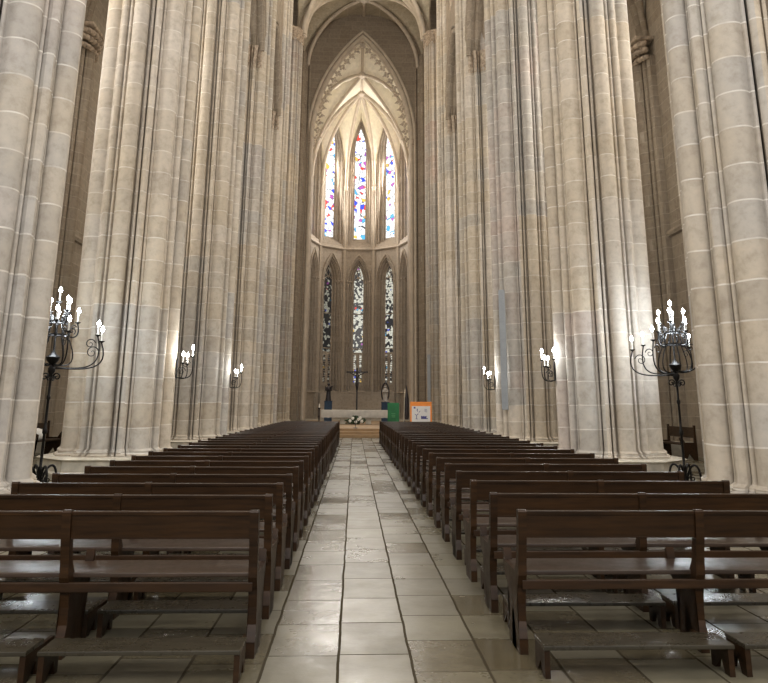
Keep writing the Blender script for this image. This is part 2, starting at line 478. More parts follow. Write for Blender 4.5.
for side, sx in (('left', -1), ('right', 1)):
    xin = CXN+sx*(PX-.72)
    def xf(u, z, d, xin=xin, sx=sx): return (xin+sx*d, u, z)
    ends = [2.4]+PY
    outer = [(1.6, 17.6)]
    # bottom edge runs along arch heads
    pts = []
    for a, b in zip(ends, ends[1:]):
        c = (a+b)/2; hw = (b-a)/2-1.0
        pts += [(c-hw, 17.6)]
        n = 10
        for i in range(1, 2*n):
            t = -math.cos(PI*i/(2*n))*hw
            pts.append((c+t, 17.6+arch_h(t, hw, 4.0)))
        pts += [(c+hw, 17.6)]
    outer = pts+[(PY[-1]+.9, 17.6), (PY[-1]+.9, 35.2), (pts[0][0]-1, 35.2), (pts[0][0]-1, 17.6)]
    holes = []; wl = []
    for a, b in zip(PY, PY[1:]):
        c = (a+b)/2
        holes.append(lancet(c, 1.35, 23.6, 28.2, 31.2)); wl.append(lancet(c, .95, 24.0, 28.2, 30.8))
    bm = bmesh.new()
    sheet_with_holes(bm, outer, holes, xf, 0)
    # moulded arch rolls
    for a, b in zip(ends, ends[1:]):
        c = (a+b)/2; hw = (b-a)/2-1.0
        for off, rr, dd in ((0, .13, 0.0), (.0, .10, .35), (.0, .13, .75), (.28, .09, -.06)):
            P = []
            for i in range(0, 25):
                t = -math.cos(PI*i/24)*(hw+off)
                P.append(xf(c+t, 17.6+arch_h(t, hw+off, 4.0+off), dd))
            tube(bm, P, rr, 8)
        # soffit
        n = 20
        A = [];B = []
        for i in range(n+1):
            t = -math.cos(PI*i/n)*hw
            z = 17.6+arch_h(t, hw, 4.0)
            A.append(xf(c+t, z, 0)); B.append(xf(c+t, z, 1.45))
        loft(bm, [A, B], closed=False)
    q = [bm.verts.new(xf(u, z, .0)) for u, z in ((PCROSS-1.15, 0), (YE, 0), (YE, 35.2), (PCROSS-1.15, 35.2))]
    bm.faces.new(q)
    for u, dd in ((PCROSS+1.5, -.12), (YE-1.1, -.12), (YE-.8, -.2)): tube(bm, [xf(u, 0, dd), xf(u, 29, dd)], .13, 10)
    struct(mesh_obj('wall_clerestory_'+side, bm, 'wall', None, 35), f'clerestory wall above the arcade on the {side}', 'wall')
    for i, (h, w) in enumerate(zip(holes, wl)):
        ws = window(h, w, xf, .8, 'glass_day', f'clerestory lancet high in bay {i+2} on the {side}', 'wall')

# ------------------------------------------------------------ aisle walls
for side, sx in (('left', -1), ('right', 1)):
    xw = CXN+sx*10.5
    def xf(u, z, d, xw=xw, sx=sx): return (xw+sx*d, u, z)
    holes = []; wl = []
    ends = [2.4]+PY
    for a, b in zip(ends, ends[1:]):
        c = (a+b)/2
        holes.append(lancet(c, 1.55, 7.7, 13.6, 17.2)); wl.append(lancet(c, .95, 8.5, 13.6, 16.4))
    tc = (PY[-1]+PCROSS)/2
    holes.append(lancet(tc, 2.4, 12, 22, 28)); wl.append(lancet(tc, 1.7, 12.8, 22, 27))
    bm = bmesh.new()
    sheet_with_holes(bm, [(Y0, 0), (YE, 0), (YE, 36), (PY[-1]+.6, 36), (PY[-1]+.6, 20.5), (Y0, 20.5)], holes, xf, 0)
    # string under the windows
    tube(bm, [xf(Y0, 7.3, -.02), xf(39, 7.3, -.02)], .13, 8)
    struct(mesh_obj('wall_'+side, bm, 'wall'), f'plain ashlar outer wall of the {side} aisle', 'wall')
    for i, (h, w) in enumerate(zip(holes, wl)):
        nm = f'tall aisle lancet in bay {i+1} of the {side} outer wall' if i < 5 else f'large lancet of the {side} transept'
        window(h, w, xf, .9, 'glass_day', nm, 'wall')
    # responds: clustered half shafts with capitals
    for i, y in enumerate(PY):
        r = empty('wall_respond', (xw, y, 0)); tag(r, f'{ORD[i]} half shaft cluster against the {side} aisle wall', 'wall shaft', 'half shafts on the aisle walls')
        bm = bmesh.new()
        for dx, dy, rr in ((-.34, 0, .22), (-.22, .34, .11), (-.22, -.34, .11), (-.12, .56, .14), (-.12, -.56, .14), (-.34, .20, .05), (-.34, -.20, .05)):
            tube(bm, [(sx*dx, dy, .42), (sx*dx, dy, 14.0)], rr, 14)
        box(bm, min(0, -sx*.2), max(0, -sx*.2), -.72, .72, .42, 14.0)
        mesh_obj('shaft_cluster', bm, 'wall', r, 40)
        bm = bmesh.new()
        box(bm, min(0, -sx*.72), max(0, -sx*.72), -.85, .85, 0, .42, .02)
        mesh_obj('plinth', bm, 'plinth', r)
        bm = bmesh.new()
        for row, zz in enumerate((13.95, 14.25, 14.5)):
            for k in range(9):
                a = -1.1+2.2*k/8
                blob(bm, (-sx*(.50*math.cos(a*.9)+.04*row), .62*math.sin(a*1.2)*1.1, zz), .13+.015*row, (1, 1, .9), 1)
        box(bm, min(0, -sx*.70), max(0, -sx*.70), -.8, .8, 14.62, 14.75, .02)
        mesh_obj('capital', bm, 'cap', r, 50)

# ------------------------------------------------------------ vaults
def vault_bay(bm, x0, x1, y0, y1, spring, rise, nx=28, ny=14):
    a = (x1-x0)/2; b = (y1-y0)/2; mx = (x0+x1)/2; my = (y0+y1)/2
    V = []
    for i in range(nx+1):
        # denser near the springing
        tx = -math.cos(PI*i/nx); row = []
        for j in range(ny+1):
            ty = -math.cos(PI*j/ny)
            z = spring+max(arch_h(tx*a, a, rise), arch_h(ty*b, b, rise))
            row.append(bm.verts.new((mx+tx*a, my+ty*b, z)))
        V.append(row)
    for i in range(nx):
        for j in range(ny): bm.faces.new((V[i][j], V[i+1][j], V[i+1][j+1], V[i][j+1]))
def rib_set(bm, x0, x1, y0, y1, spring, rise, r=.16, trans=True, ridge=True, first=False):
    a = (x1-x0)/2; b = (y1-y0)/2; mx = (x0+x1)/2; my = (y0+y1)/2
    n = 26
    for s in (1, -1):
        P = []
        for i in range(n+1):
            t = -math.cos(PI*i/n)
            z = spring+arch_h(t, 1, rise/ a * 1.0)*0+spring*0
            z = spring+max(arch_h(t*a, a, rise), arch_h(t*b, b, rise))-.06
            P.append((mx+t*a*.985, my+s*t*b*.985, z))
        tube(bm, P, r*.8, 8)
    if trans:
        for yy in ([y0, y1] if first else [y1]):
            for dy, rr, dz in ((0, r*1.25, -.12), (-.26, r*.9, 0), (.26, r*.9, 0)):
                P = []
                for i in range(n+1):
                    t = -math.cos(PI*i/n)
                    P.append((mx+t*(a-.05), yy+dy, spring+arch_h(t*a, a, rise)+dz))
                tube(bm, P, rr, 8)
    if ridge:
        tube(bm, [(mx, y0, spring+rise-.05), (mx, y1, spring+rise-.05)], r*.7, 8)
        tube(bm, [(x0, my, spring+rise-.05), (x1, my, spring+rise-.05)], r*.7, 8)
    blob(bm, (mx, my, spring+rise-.16), r*2.0, (1, 1, .6))
ceil = empty('ceiling'); struct(ceil, 'ribbed stone vaults over nave, aisles and chancel', 'ceiling')
RISE = 4.75
VA = 4.55
bm = bmesh.new(); bmr = bmesh.new()
ys = [2.4]+PY+[PCROSS, YE]
for k, (a, b) in enumerate(zip(ys, ys[1:])):
    vault_bay(bm, CXN-VA-.4, CXN+VA+.4, a, b, NAVE_SPRING, RISE)
    if k >= 4: rib_set(bmr, CXN-VA, CXN+VA, a, b, NAVE_SPRING, RISE, .2, trans=(k != 6))
mesh_obj('nave_vault_web', bm, 'web', ceil, 50)
mesh_obj('nave_vault_rib', bmr, 'rib', ceil, 50)
bm = bmesh.new(); bmr = bmesh.new()
for sx in (-1, 1):
    xa, xb = sorted((CXN+sx*6.2, CXN+sx*10.5))
    for a, b in zip([2.4]+PY, PY):
        vault_bay(bm, xa, xb, a, b, 14.6, 5.4)
        rib_set(bmr, xa, xb, a, b, 14.6, 5.4, .13)
mesh_obj('aisle_vault_web', bm, 'web', ceil, 50)
mesh_obj('aisle_vault_rib', bmr, 'wall', ceil, 50)
# flat outer roof over transepts
bm = bmesh.new()
for sx in (-1, 1):
    xa, xb = sorted((CXN+sx*4.9, CXN+sx*10.6)); box(bm, xa, xb, PY[-1]-.2, YE, 34.5, 34.8)
mesh_obj('transept_vault_web', bm, 'web', ceil)

# ------------------------------------------------------------ chancel arch wall
HW, ASP, AAP = 4.0, 21.9, 31.1
def xfe(u, z, d): return (AX+u, YE+d, z)
bm = bmesh.new()
arch = lancet(0, HW, 0, ASP, AAP, 14)
# opening reaches the floor: use an outline that walks around it
al = arch[2:]
outer = [(-10.3, 0), (-HW, 0)]+al[::-1]+[(HW, 0), (10.3, 0), (10.3, 36), (-10.3, 36)]
sheet_with_holes(bm, outer, [], xfe, 0)
for s_ in (-1, 1):
    for dx_, dy_, rr in ((4.62, -.22, .20), (4.30, -.10, .09), (4.86, -.5, .12)):
        tube(bm, [(CXN+s_*dx_, YE+dy_, 0), (CXN+s_*dx_, YE+dy_, NAVE_SPRING)], rr, 12)
struct(mesh_obj('wall_far', bm, 'wall', None, 50), 'ashlar end wall pierced by the pointed chancel arch', 'wall')
bm = bmesh.new()
def archpath(hw, ap, sp, z0, dep, n=24):
    L = lancet(0, hw, z0, sp, ap, n)
    P = L[1:]+[L[0]]
    return [xfe(u, z, dep) for u, z in P]
for hw, ap, dep, rr in ((HW+.28, AAP+.38, -.05, .12), (HW, AAP, .02, .15), (HW-.08, AAP-.12, .30, .12), (HW-.02, AAP-.05, .52, .13)):
    P = archpath(hw, ap, ASP, 0.4, dep)
    tube(bm, P, rr, 8)
L0 = [xfe(u, z, 0) for u, z in [(HW, 0)]+al+[(-HW, 0)]]; L1 = [xfe(u, z, .62) for u, z in [(HW, 0)]+al+[(-HW, 0)]]
loft(bm, [L0, L1], closed=False)
arch_o = mesh_obj('trim_3', bm, 'rib', None, 50); struct(arch_o, 'moulded pointed chancel arch before the apse', 'arch')
bm = bmesh.new()
NC = 15
for s in (-1, 1):
    for k in range(NC):
        t = (k+.5)/NC
        # walk the intrados by angle
        hw = HW-.15; rise = AAP-.25-ASP
        c = (rise*rise-hw*hw)/(2*hw); Rr = hw+c
        am = math.atan2(rise, c)
        a = am*t
        px_, pz_ = -c+Rr*math.cos(a), Rr*math.sin(a)
        nx_, nz_ = -math.cos(a), -math.sin(a)
        tx_, tz_ = -math.sin(a), math.cos(a)
        for du, dn, rr in ((0, .16, .15), (0, .44, .15), (.19, .30, .12), (-.19, .30, .12), (0, .62, .07)):
            u = s*(px_+nx_*dn+tx_*du); z = ASP+pz_+nz_*dn+tz_*du
            blob(bm, xfe(u, z, .3), rr, (1, .5, 1), 1)
mesh_obj('fleuron_fringe', bm, 'rib', arch_o, 60)
bm = bmesh.new()
for s in (-1, 1):
    for k in range(5):
        for j in range(3): blob(bm, xfe(s*(HW+.1-.12*k*.6), ASP-.25+.2*j, -.05+.14*k), .13, (1, 1, 1), 1)
mesh_obj('capital', bm, 'cap', arch_o, 60)

# ------------------------------------------------------------ chancel bay + apse
SPR, BOSS = 20.5, 28.2
AP_R = 4.0; CR = AP_R/math.cos(R(18)); FW = AP_R*math.tan(R(18))
bm = bmesh.new()
for s in (-1, 1):
    x = AX+s*CR
    v = [bm.verts.new(p) for p in ((x, YE+.6, 0), (x, YA, 0), (x, YA, 27), (x, YE+.6, 27))]
    bm.faces.new(v)
    v = [bm.verts.new(p) for p in ((x, YE+.6, 0), (AX+s*HW, YE+.6, 0), (AX+s*HW, YE+.6, 27), (x, YE+.6, 27))]
    bm.faces.new(v)
    for yy, rr in ((YE+.75, .16), (YE+1.1, .10), (YA-.35, .10), (YA-.05, .15)):
        tube(bm, [(x-s*.05, yy, .4), (x-s*.05, yy, 22)], rr, 10)
    tube(bm, [(x-s*.02, YE+.6, 14.9), (x-s*.02, YA, 14.9)], .12, 8)
struct(mesh_obj('wall_chancel', bm, 'apse', None, 40), 'short straight side walls of the chancel bay', 'wall')
apse = empty('wall_apse'); struct(apse, 'five sided apse wall with two tiers of lancets', 'wall')
glab = ['far left', 'left', 'centre', 'right', 'far right']
for k in range(5):
    phi = R(-72+36*k)
    dx, dy = math.sin(phi), math.cos(phi)
    ux, uy = math.cos(phi), -math.sin(phi)
    def xf(u, z, d, dx=dx, dy=dy, ux=ux, uy=uy): return (AX+dx*(AP_R+d)+ux*u, YA+dy*(AP_R+d)+uy*u, z)
    lowf = lancet(0, .86, 2.6, 12.0, 14.1); lowg = lancet(0, .42, 3.0, 12.0, 13.5)
    upf = lancet(0, .98, 15.35, 24.0, 27.1); upg = lancet(0, .50, 16.0, 24.4, 26.6)
    bm = bmesh.new()
    sheet_with_holes(bm, [(-FW, 0), (FW, 0), (FW, 27.8), (-FW, 27.8)], [lowf, upf], xf, 0)
    mesh_obj('facet_panel', bm, 'apse', apse)
    # hood mouldings, window shafts, string course
    bm = bmesh.new()
    for loop, rr, dd in ((lancet(0, .98, 12.0, 12.0, 14.4), .075, -.05), (lancet(0, .78, 12.0, 12.0, 13.95), .055, .12), (lancet(0, .60, 12.0, 12.0, 13.7), .05, .32)):
        tube(bm, [xf(u, z, dd) for u, z in loop[2:]], rr, 8)
    for s in (-1, 1):
        for u, rr, dd in ((.98, .07, -.05), (.78, .055, .12), (.60, .05, .32)):
            tube(bm, [xf(s*u, .4, dd), xf(s*u, 12.0, dd)], rr, 8)
        for u, rr, dd in ((.88, .05, .12), (.70, .05, .35)):
            tube(bm, [xf(s*u, 15.5, dd), xf(s*u, 24.0, dd)], rr, 8)
        tube(bm, [xf(s*(FW-.16), .4, -.06), xf(s*(FW-.16), 20.4, -.06)], .06, 8)
        for j in range(3): blob(bm, xf(s*(.98-.17*j), 12.0, -.05+.17*j), .13, (1, 1, 1.1), 1)
    tube(bm, [xf(-FW-.05, 14.9, -.05), xf(FW+.05, 14.9, -.05)], .13, 8)
    tube(bm, [xf(-FW-.05, 15.05, .0), xf(FW+.05, 15.05, .0)], .09, 8)
    tube(bm, [xf(-FW, 2.5, -.05), xf(FW, 2.5, -.05)], .09, 8)
    mesh_obj('moulding', bm, 'apse', apse, 45)
    if k in (0, 4): gl, gu = 'glass_low', 'glass_day'
    elif k == 2: gl, gu = 'glass_mid', 'glass_high'
    else: gl, gu = ('glass_low' if k == 1 else 'glass_mid'), 'glass_high'
    window(upf, upg, xf, .7, 'glass_high', f'bright upper stained glass lancet, {glab[k]} of the apse', 'apse')
    w = window(lowf, lowg, xf, .6, gl, f'lower dim stained glass lancet, {glab[k]} of the apse', 'apse')
    # tracery: cusped head, beaded strips and transom of the lower lights
    bm = bmesh.new()
    for s in (-1, 1):
        tube(bm, [xf(s*.16*0, 12.3, .55), xf(s*.2, 12.75, .55), xf(0, 13.2, .55)], .04, 6)
    tube(bm, [xf(-.42, 12.2, .55), xf(0, 12.5, .55), xf(.42, 12.2, .55)], .04, 6)
    box_pts = []
    for z in (9.2, 6.2):
        tube(bm, [xf(-.42, z, .56), xf(.42, z, .56)], .05, 6)
    mesh_obj('tracery', bm, 'apse', w, 45)
    bm = bmesh.new()
    # stone infill with a pierced slot either side in the bottom third
    sheet_with_holes(bm, [(-.42, 3.0), (.42, 3.0), (.42, 5.9), (-.42, 5.9)], [[(-.34, 3.3), (-.14, 3.3), (-.14, 5.7), (-.34, 5.7)], [(.14, 3.3), (.34, 3.3), (.34, 5.7), (.14, 5.7)]], xf, 0)
    for v in bm.verts: v.co += Vector((dx, dy, 0))*.5
    for j in range(13):
        for s in (-1, 1): tube(bm, [xf(s*.34, 3.35+j*.19, .5), xf(s*.14, 3.35+j*.19, .5)], .035, 5)
    mesh_obj('pierced_panel', bm, 'apse', w)
# corner shafts
bm = bmesh.new()
for k in range(6):
    a = R(-90+36*k)
    x, y = AX+(CR-.06)*math.sin(a), YA+(CR-.06)*math.cos(a)
    tube(bm, [(x, y, .4), (x, y, SPR)], .11, 10)
    lathe(bm, [(.12, 0), (.15, .1), (.2, .32), (.22, .4)], 10, (x, y, SPR-.2))
mesh_obj('corner_shaft', bm, 'rib', apse, 45)
# apse vault
bm = bmesh.new(); bmr = bmesh.new()
VR = BOSS-SPR
for k in range(5):
    a0, a1 = R(-90+36*k), R(-54+36*k)
    c0 = Vector((math.sin(a0), math.cos(a0), 0))*CR; c1 = Vector((math.sin(a1), math.cos(a1), 0))*CR
    K, J = 18, 22
    V = []
    for i in range(K+1):
        t = 1-math.cos(PI/2*i/K)     # wall -> boss, dense at the wall
        row = []
        for j in range(J+1):
            s = -math.cos(PI*j/J)
            p = c0*(1-s)/2+c1*(1+s)/2
            P = arch_h(CR*(1-t), CR, VR)
            A = arch_h(abs(s), 1, 7.1/FW)*FW
            z = SPR+P+A*(1-P/VR)*.97
            row.append(bm.verts.new((AX+p.x*(1-t), YA+p.y*(1-t), z)))
        V.append(row)
    for i in range(K):
        for j in range(J): 
            try: bm.faces.new((V[i][j], V[i+1][j], V[i+1][j+1], V[i][j+1]))
            except Exception: pass
for k in range(6):
    a0 = R(-90+36*k); P = []
    for i in range(22):
        t = i/21*.99; tt = CR*(1-t)
        P.append((AX+math.sin(a0)*tt, YA+math.cos(a0)*tt, SPR+arch_h(tt, CR, VR)-.08))
    tube(bmr, P, .15, 8)
mesh_obj('apse_vault_web', bm, 'white_stone', ceil, 50)
vault2 = bmesh.new()
def chancel_z(x, y):
    t = (YA-y)/(YA-YE-.5)
    g = arch_h(x-AX, CR, VR+3.3*max(0, t)**2.2)
    my = (YE+.5+YA)/2; b = (YA-YE-.5)/2
    h = arch_h(y-my, b, VR+3.3*max(0, t)**2.2*.3) if abs(y-my) < b else 0
    return SPR+max(g, h if abs(x-AX) > 0 else 0)
V = []
for i in range(33):
    x = AX-math.cos(PI*i/32)*CR
    V.append([vault2.verts.new((x, YE+.5+(YA-YE-.5)*j/14, chancel_z(x, YE+.5+(YA-YE-.5)*j/14))) for j in range(15)])
for i in range(32):
    for j in range(14): vault2.faces.new((V[i][j], V[i+1][j], V[i+1][j+1], V[i][j+1]))
mesh_obj('chancel_vault_web', vault2, 'white_stone', ceil, 50)
for s_ in (1, -1):
    P = []
    for i in range(27):
        t = -math.cos(PI*i/26)
        x, y = AX+t*CR*.985, (YE+.5+YA)/2+s_*t*(YA-YE-.5)/2*.985
        P.append((x, y, chancel_z(x, y)-.07))
    tube(bmr, P, .14, 8)
tube(bmr, [(AX, YE+.5+(YA-YE-.5)*j/14, chancel_z(AX, YE+.5+(YA-YE-.5)*j/14)-.05) for j in range(15)], .12, 8)
P = []
for i in range(27):
    t = -math.cos(PI*i/26); P.append((AX+t*(CR-.05), YA, SPR+arch_h(t*CR, CR, VR)-.1))
tube(bmr, P, .17, 8)
mesh_obj('apse_vault_rib', bmr, 'rib', ceil, 50)
bm = bmesh.new()
for y, r in ((YA, .34), ((YE+.5+YA)/2, .36)):
    zb_ = chancel_z(AX, y)-.1
    lathe(bm, [(.12, -.28), (r, -.22), (r*1.05, 0), (r*.8, .15)], 16, (AX, y, zb_))
    for q in range(8): blob(bm, (AX+math.cos(q*PI/4)*r, y+math.sin(q*PI/4)*r, zb_-.15), .1, (1, 1, 1), 1)
mesh_obj('vault_boss', bm, 'rib', ceil, 50)

# ------------------------------------------------------------ pews
PEW_L = 2.30
SUPP = [(-.045, 0), (.045, 0), (.05, .08), (.085, .20), (.115, .235), (.145, .20), (.165, .09), (.165, 0), (.25, 0), (.235, .09), (.25, .17), (.215, .27),
        (.27, .34), (.36, .39), (.385, .44), (.40, .53), (.375, .545), (.355, .47), (.03, .47), (-.02, .54), (-.06, .70), (-.083, .848), (-.098, .858), (-.128, .858), (-.136, .845),
        (-.118, .70), (-.085, .54), (-.078, .46), (-.04, .38), (-.02, .28), (-.015, .18), (-.045, .09)]
def pew_support():
    bm = bmesh.new(); prism(bm, SUPP, -.027, .027); return bm
def kneeler_bm(w):
    bm = bmesh.new(); box(bm, 0, w, -.47, -.225, .148, .172, .005); return bm
def build_pew(PEW_L):
    root = empty('pew')
    bm = bmesh.new(); box(bm, .0, PEW_L, -.0125, .0125, -.07, .07, .005, Matrix.Translation((0, -.096, .765)) @ Matrix.Rotation(R(8), 4, 'X'))
    mesh_obj('backrest', bm, 'wood', root)
    bm = bmesh.new(); box(bm, .0, PEW_L, -.016, .016, -.012, .012, .004, Matrix.Translation((0, -.108, .838)) @ Matrix.Rotation(R(8), 4, 'X'))
    mesh_obj('top_rail', bm, 'wood', root)
    bm = bmesh.new(); box(bm, .0, PEW_L, -.01, .02, -.010, .012, .004, Matrix.Translation((0, -.088, .695)))
    mesh_obj('bead_rail', bm, 'wood', root)
    bm = bmesh.new(); box(bm, .0, PEW_L, .005, .395, .445, .472, .006)
    mesh_obj('seat', bm, 'wood_seat', root)
    bm = bmesh.new(); box(bm, .0, PEW_L, -.065, -.035, .375, .43, .005)
    mesh_obj('rear_rail', bm, 'wood', root)
    for x in (.0, PEW_L/2, PEW_L):
        o = mesh_obj('leg', pew_support(), 'wood', root); o.location.x = x
    KW = PEW_L/2-.04
    for x in (.02, PEW_L-KW):
        k = mesh_obj('kneeler', kneeler_bm(KW), 'wood_kneel', root); k.location.x = x
        for xx in (.02, KW-.02):
            bm = bmesh.new(); prism(bm, [(-.455, 0), (-.395, 0), (-.36, .08), (-.31, .08), (-.28, 0), (-.235, 0), (-.235, .148), (-.455, .148)], -.016, .016)
            q = mesh_obj('kneeler_foot', bm, 'wood', k); q.location.x = xx
        bm = bmesh.new(); box(bm, KW-.05, KW-.025, -.30, .0, .10, .125)
        mesh_obj('kneeler_brace', bm, 'wood', k)
    return root
NUM = ['first', 'second', 'third', 'fourth', 'fifth', 'sixth', 'seventh', 'eighth', 'ninth', 'tenth', 'eleventh', 'twelfth', 'thirteenth', 'fourteenth', 'fifteenth', 'sixteenth', 'seventeenth', 'eighteenth', 'nineteenth',
       'twentieth', 'twenty-first', 'twenty-second', 'twenty-third', 'twenty-fourth', 'twenty-fifth', 'twenty-sixth', 'twenty-seventh', 'twenty-eighth', 'twenty-ninth', 'thirtieth', 'thirty-first', 'thirty-second']
for side, PL, x0, ya, dy, n in (('left', 2.20, -.605-2.20, 4.95, .822, 32), ('right', PEW_L, 1.085, 4.97, .951, 28)):
    pew0 = build_pew(PL); used = False
    for i in range(n):
        if side == 'left' and i == 0: p = build_pew(2.30); p_shift = -.10
        else: p = pew0 if not used else copy_tree(pew0); used = True; p_shift = 0
        p.location = (x0+p_shift+random.uniform(-.012, .012), ya+dy*i+random.uniform(-.015, .015), 0)
        p.rotation_euler.z = random.uniform(-.004, .004)
        if i == n-1: lab = f'dark brown wooden pew {side} of the aisle, last row, nearest the altar steps'
        elif i == 0: lab = f'dark brown wooden pew {side} of the aisle, front of the picture, kneelers fully in view'
        else: lab = f'dark brown wooden pew {side} of the aisle, {NUM[i]} row counted from the viewer'
        tag(p, lab, 'pew', f'rows of wooden pews {side} of the aisle')

# ------------------------------------------------------------ aisle wall benches
def aisle_bench(loc, rz, label):
    root = empty('wall_bench', loc, rz); tag(root, label, 'bench')
    bm = bmesh.new(); box(bm, -.9, .9, -.2, .22, .42, .46, .006); mesh_obj('seat', bm, 'wood', root)
    bm = bmesh.new(); box(bm, -.9, .9, .20, .235, .62, .92, .006); mesh_obj('backrest', bm, 'wood', root)
    for x in (-.9, .9):
        bm = bmesh.new(); prism(bm, [(-.2, 0), (-.1, 0), (.0, .2), (.14, 0), (.25, 0), (.24, .98), (.19, .98), (.17, .5), (-.1, .5), (-.2, .66), (-.26, .62), (-.18, .42)], x-.03, x+.03)
        mesh_obj('side_panel', bm, 'wood', root)
    return root
aisle_bench((9.75, 22.4, 0), R(-90), 'dark carved wooden bench against the right aisle wall between two piers')
aisle_bench((-9.1, 22.3, 0), R(90), 'dark wooden bench half hidden behind the left iron candelabrum')
bm = bmesh.new()
lathe(bm, [(.10, 0), (.17, .05), (.20, .16), (.19, .24), (.10, .30), (.02, .33)], 18)
tag(mesh_obj('white_bowl', bm, 'candle', None, 50, (-9.12, 22.0, .465)), 'small white domed bowl on the bench in the left aisle', 'bowl')

# ------------------------------------------------------------ candelabra
def spiral(c, r0, turns, start, dirn, plane_u, n=26, shrink=.12):
    """spiral in the plane (plane_u, z) round c"""
    P = []
    for i in range(n):
        t = i/(n-1); a = start+dirn*turns*2*PI*t; r = r0*(1-t*(1-shrink))
        P.append(Vector(c)+Vector(plane_u)*(r*math.cos(a))+Vector((0, 0, 1))*(r*math.sin(a)))
    return P
def bez(p0, p1, p2, p3, n=14):
    p0, p1, p2, p3 = map(Vector, (p0, p1, p2, p3)); out = []
    for i in range(n+1):
        t = i/n; out.append(p0*(1-t)**3+p1*3*t*(1-t)**2+p2*3*t*t*(1-t)+p3*t**3)
    return out
def candle_on(parent, p, h=.17, r=.016):
    x, y, z = p
    bm = bmesh.new(); lathe(bm, [(.012, -.03), (.02, -.02), (.052, 0), (.056, .012), (.02, .014)], 14, p); mesh_obj('drip_pan', bm, 'iron', parent, 50)
    bm = bmesh.new(); tube(bm, [(x, y, z+.01), (x, y, z+.01+h)], r, 12); mesh_obj('candle', bm, 'candle', parent, 50)
    bm = bmesh.new(); lathe(bm, [(.010, 0), (.028, .02), (.033, .045), (.024, .075), (.004, .11)], 12, (x, y, z+.01+h)); mesh_obj('bulb', bm, 'bulb', parent, 60)
def arm(root, ang, r, zt, zb=2.2, r0=.05, scroll=.10, h=.17, rad=.014):
    u = Vector((math.cos(ang), math.sin(ang), 0))
    bm = bmesh.new()
    P = bez(u*r0+Vector((0, 0, zb)), u*r*.45+Vector((0, 0, zb+.02)), u*(r*1.3)+Vector((0, 0, zb-.14)), u*r+Vector((0, 0, zt-.04)))
    if False: P = bez(u*r0+Vector((0, 0, zb)), u*r*1.7+Vector((0, 0, zb+.1)), u*(r*.5)+Vector((0, 0, zt-.35)), u*r+Vector((0, 0, zt-.04)))
    tube(bm, P, rad, 7)
    c = u*(r-scroll*1.3)+Vector((0, 0, zt-.04-scroll*1.5))
    tube(bm, spiral(c, scroll, 1.4, 0.2, 1, u), rad*.8, 6, r_end=rad*.4)
    a = mesh_obj('arm', bm, 'iron', root, 60)
    candle_on(a, tuple(u*r+Vector((0, 0, zt-.02))), h)
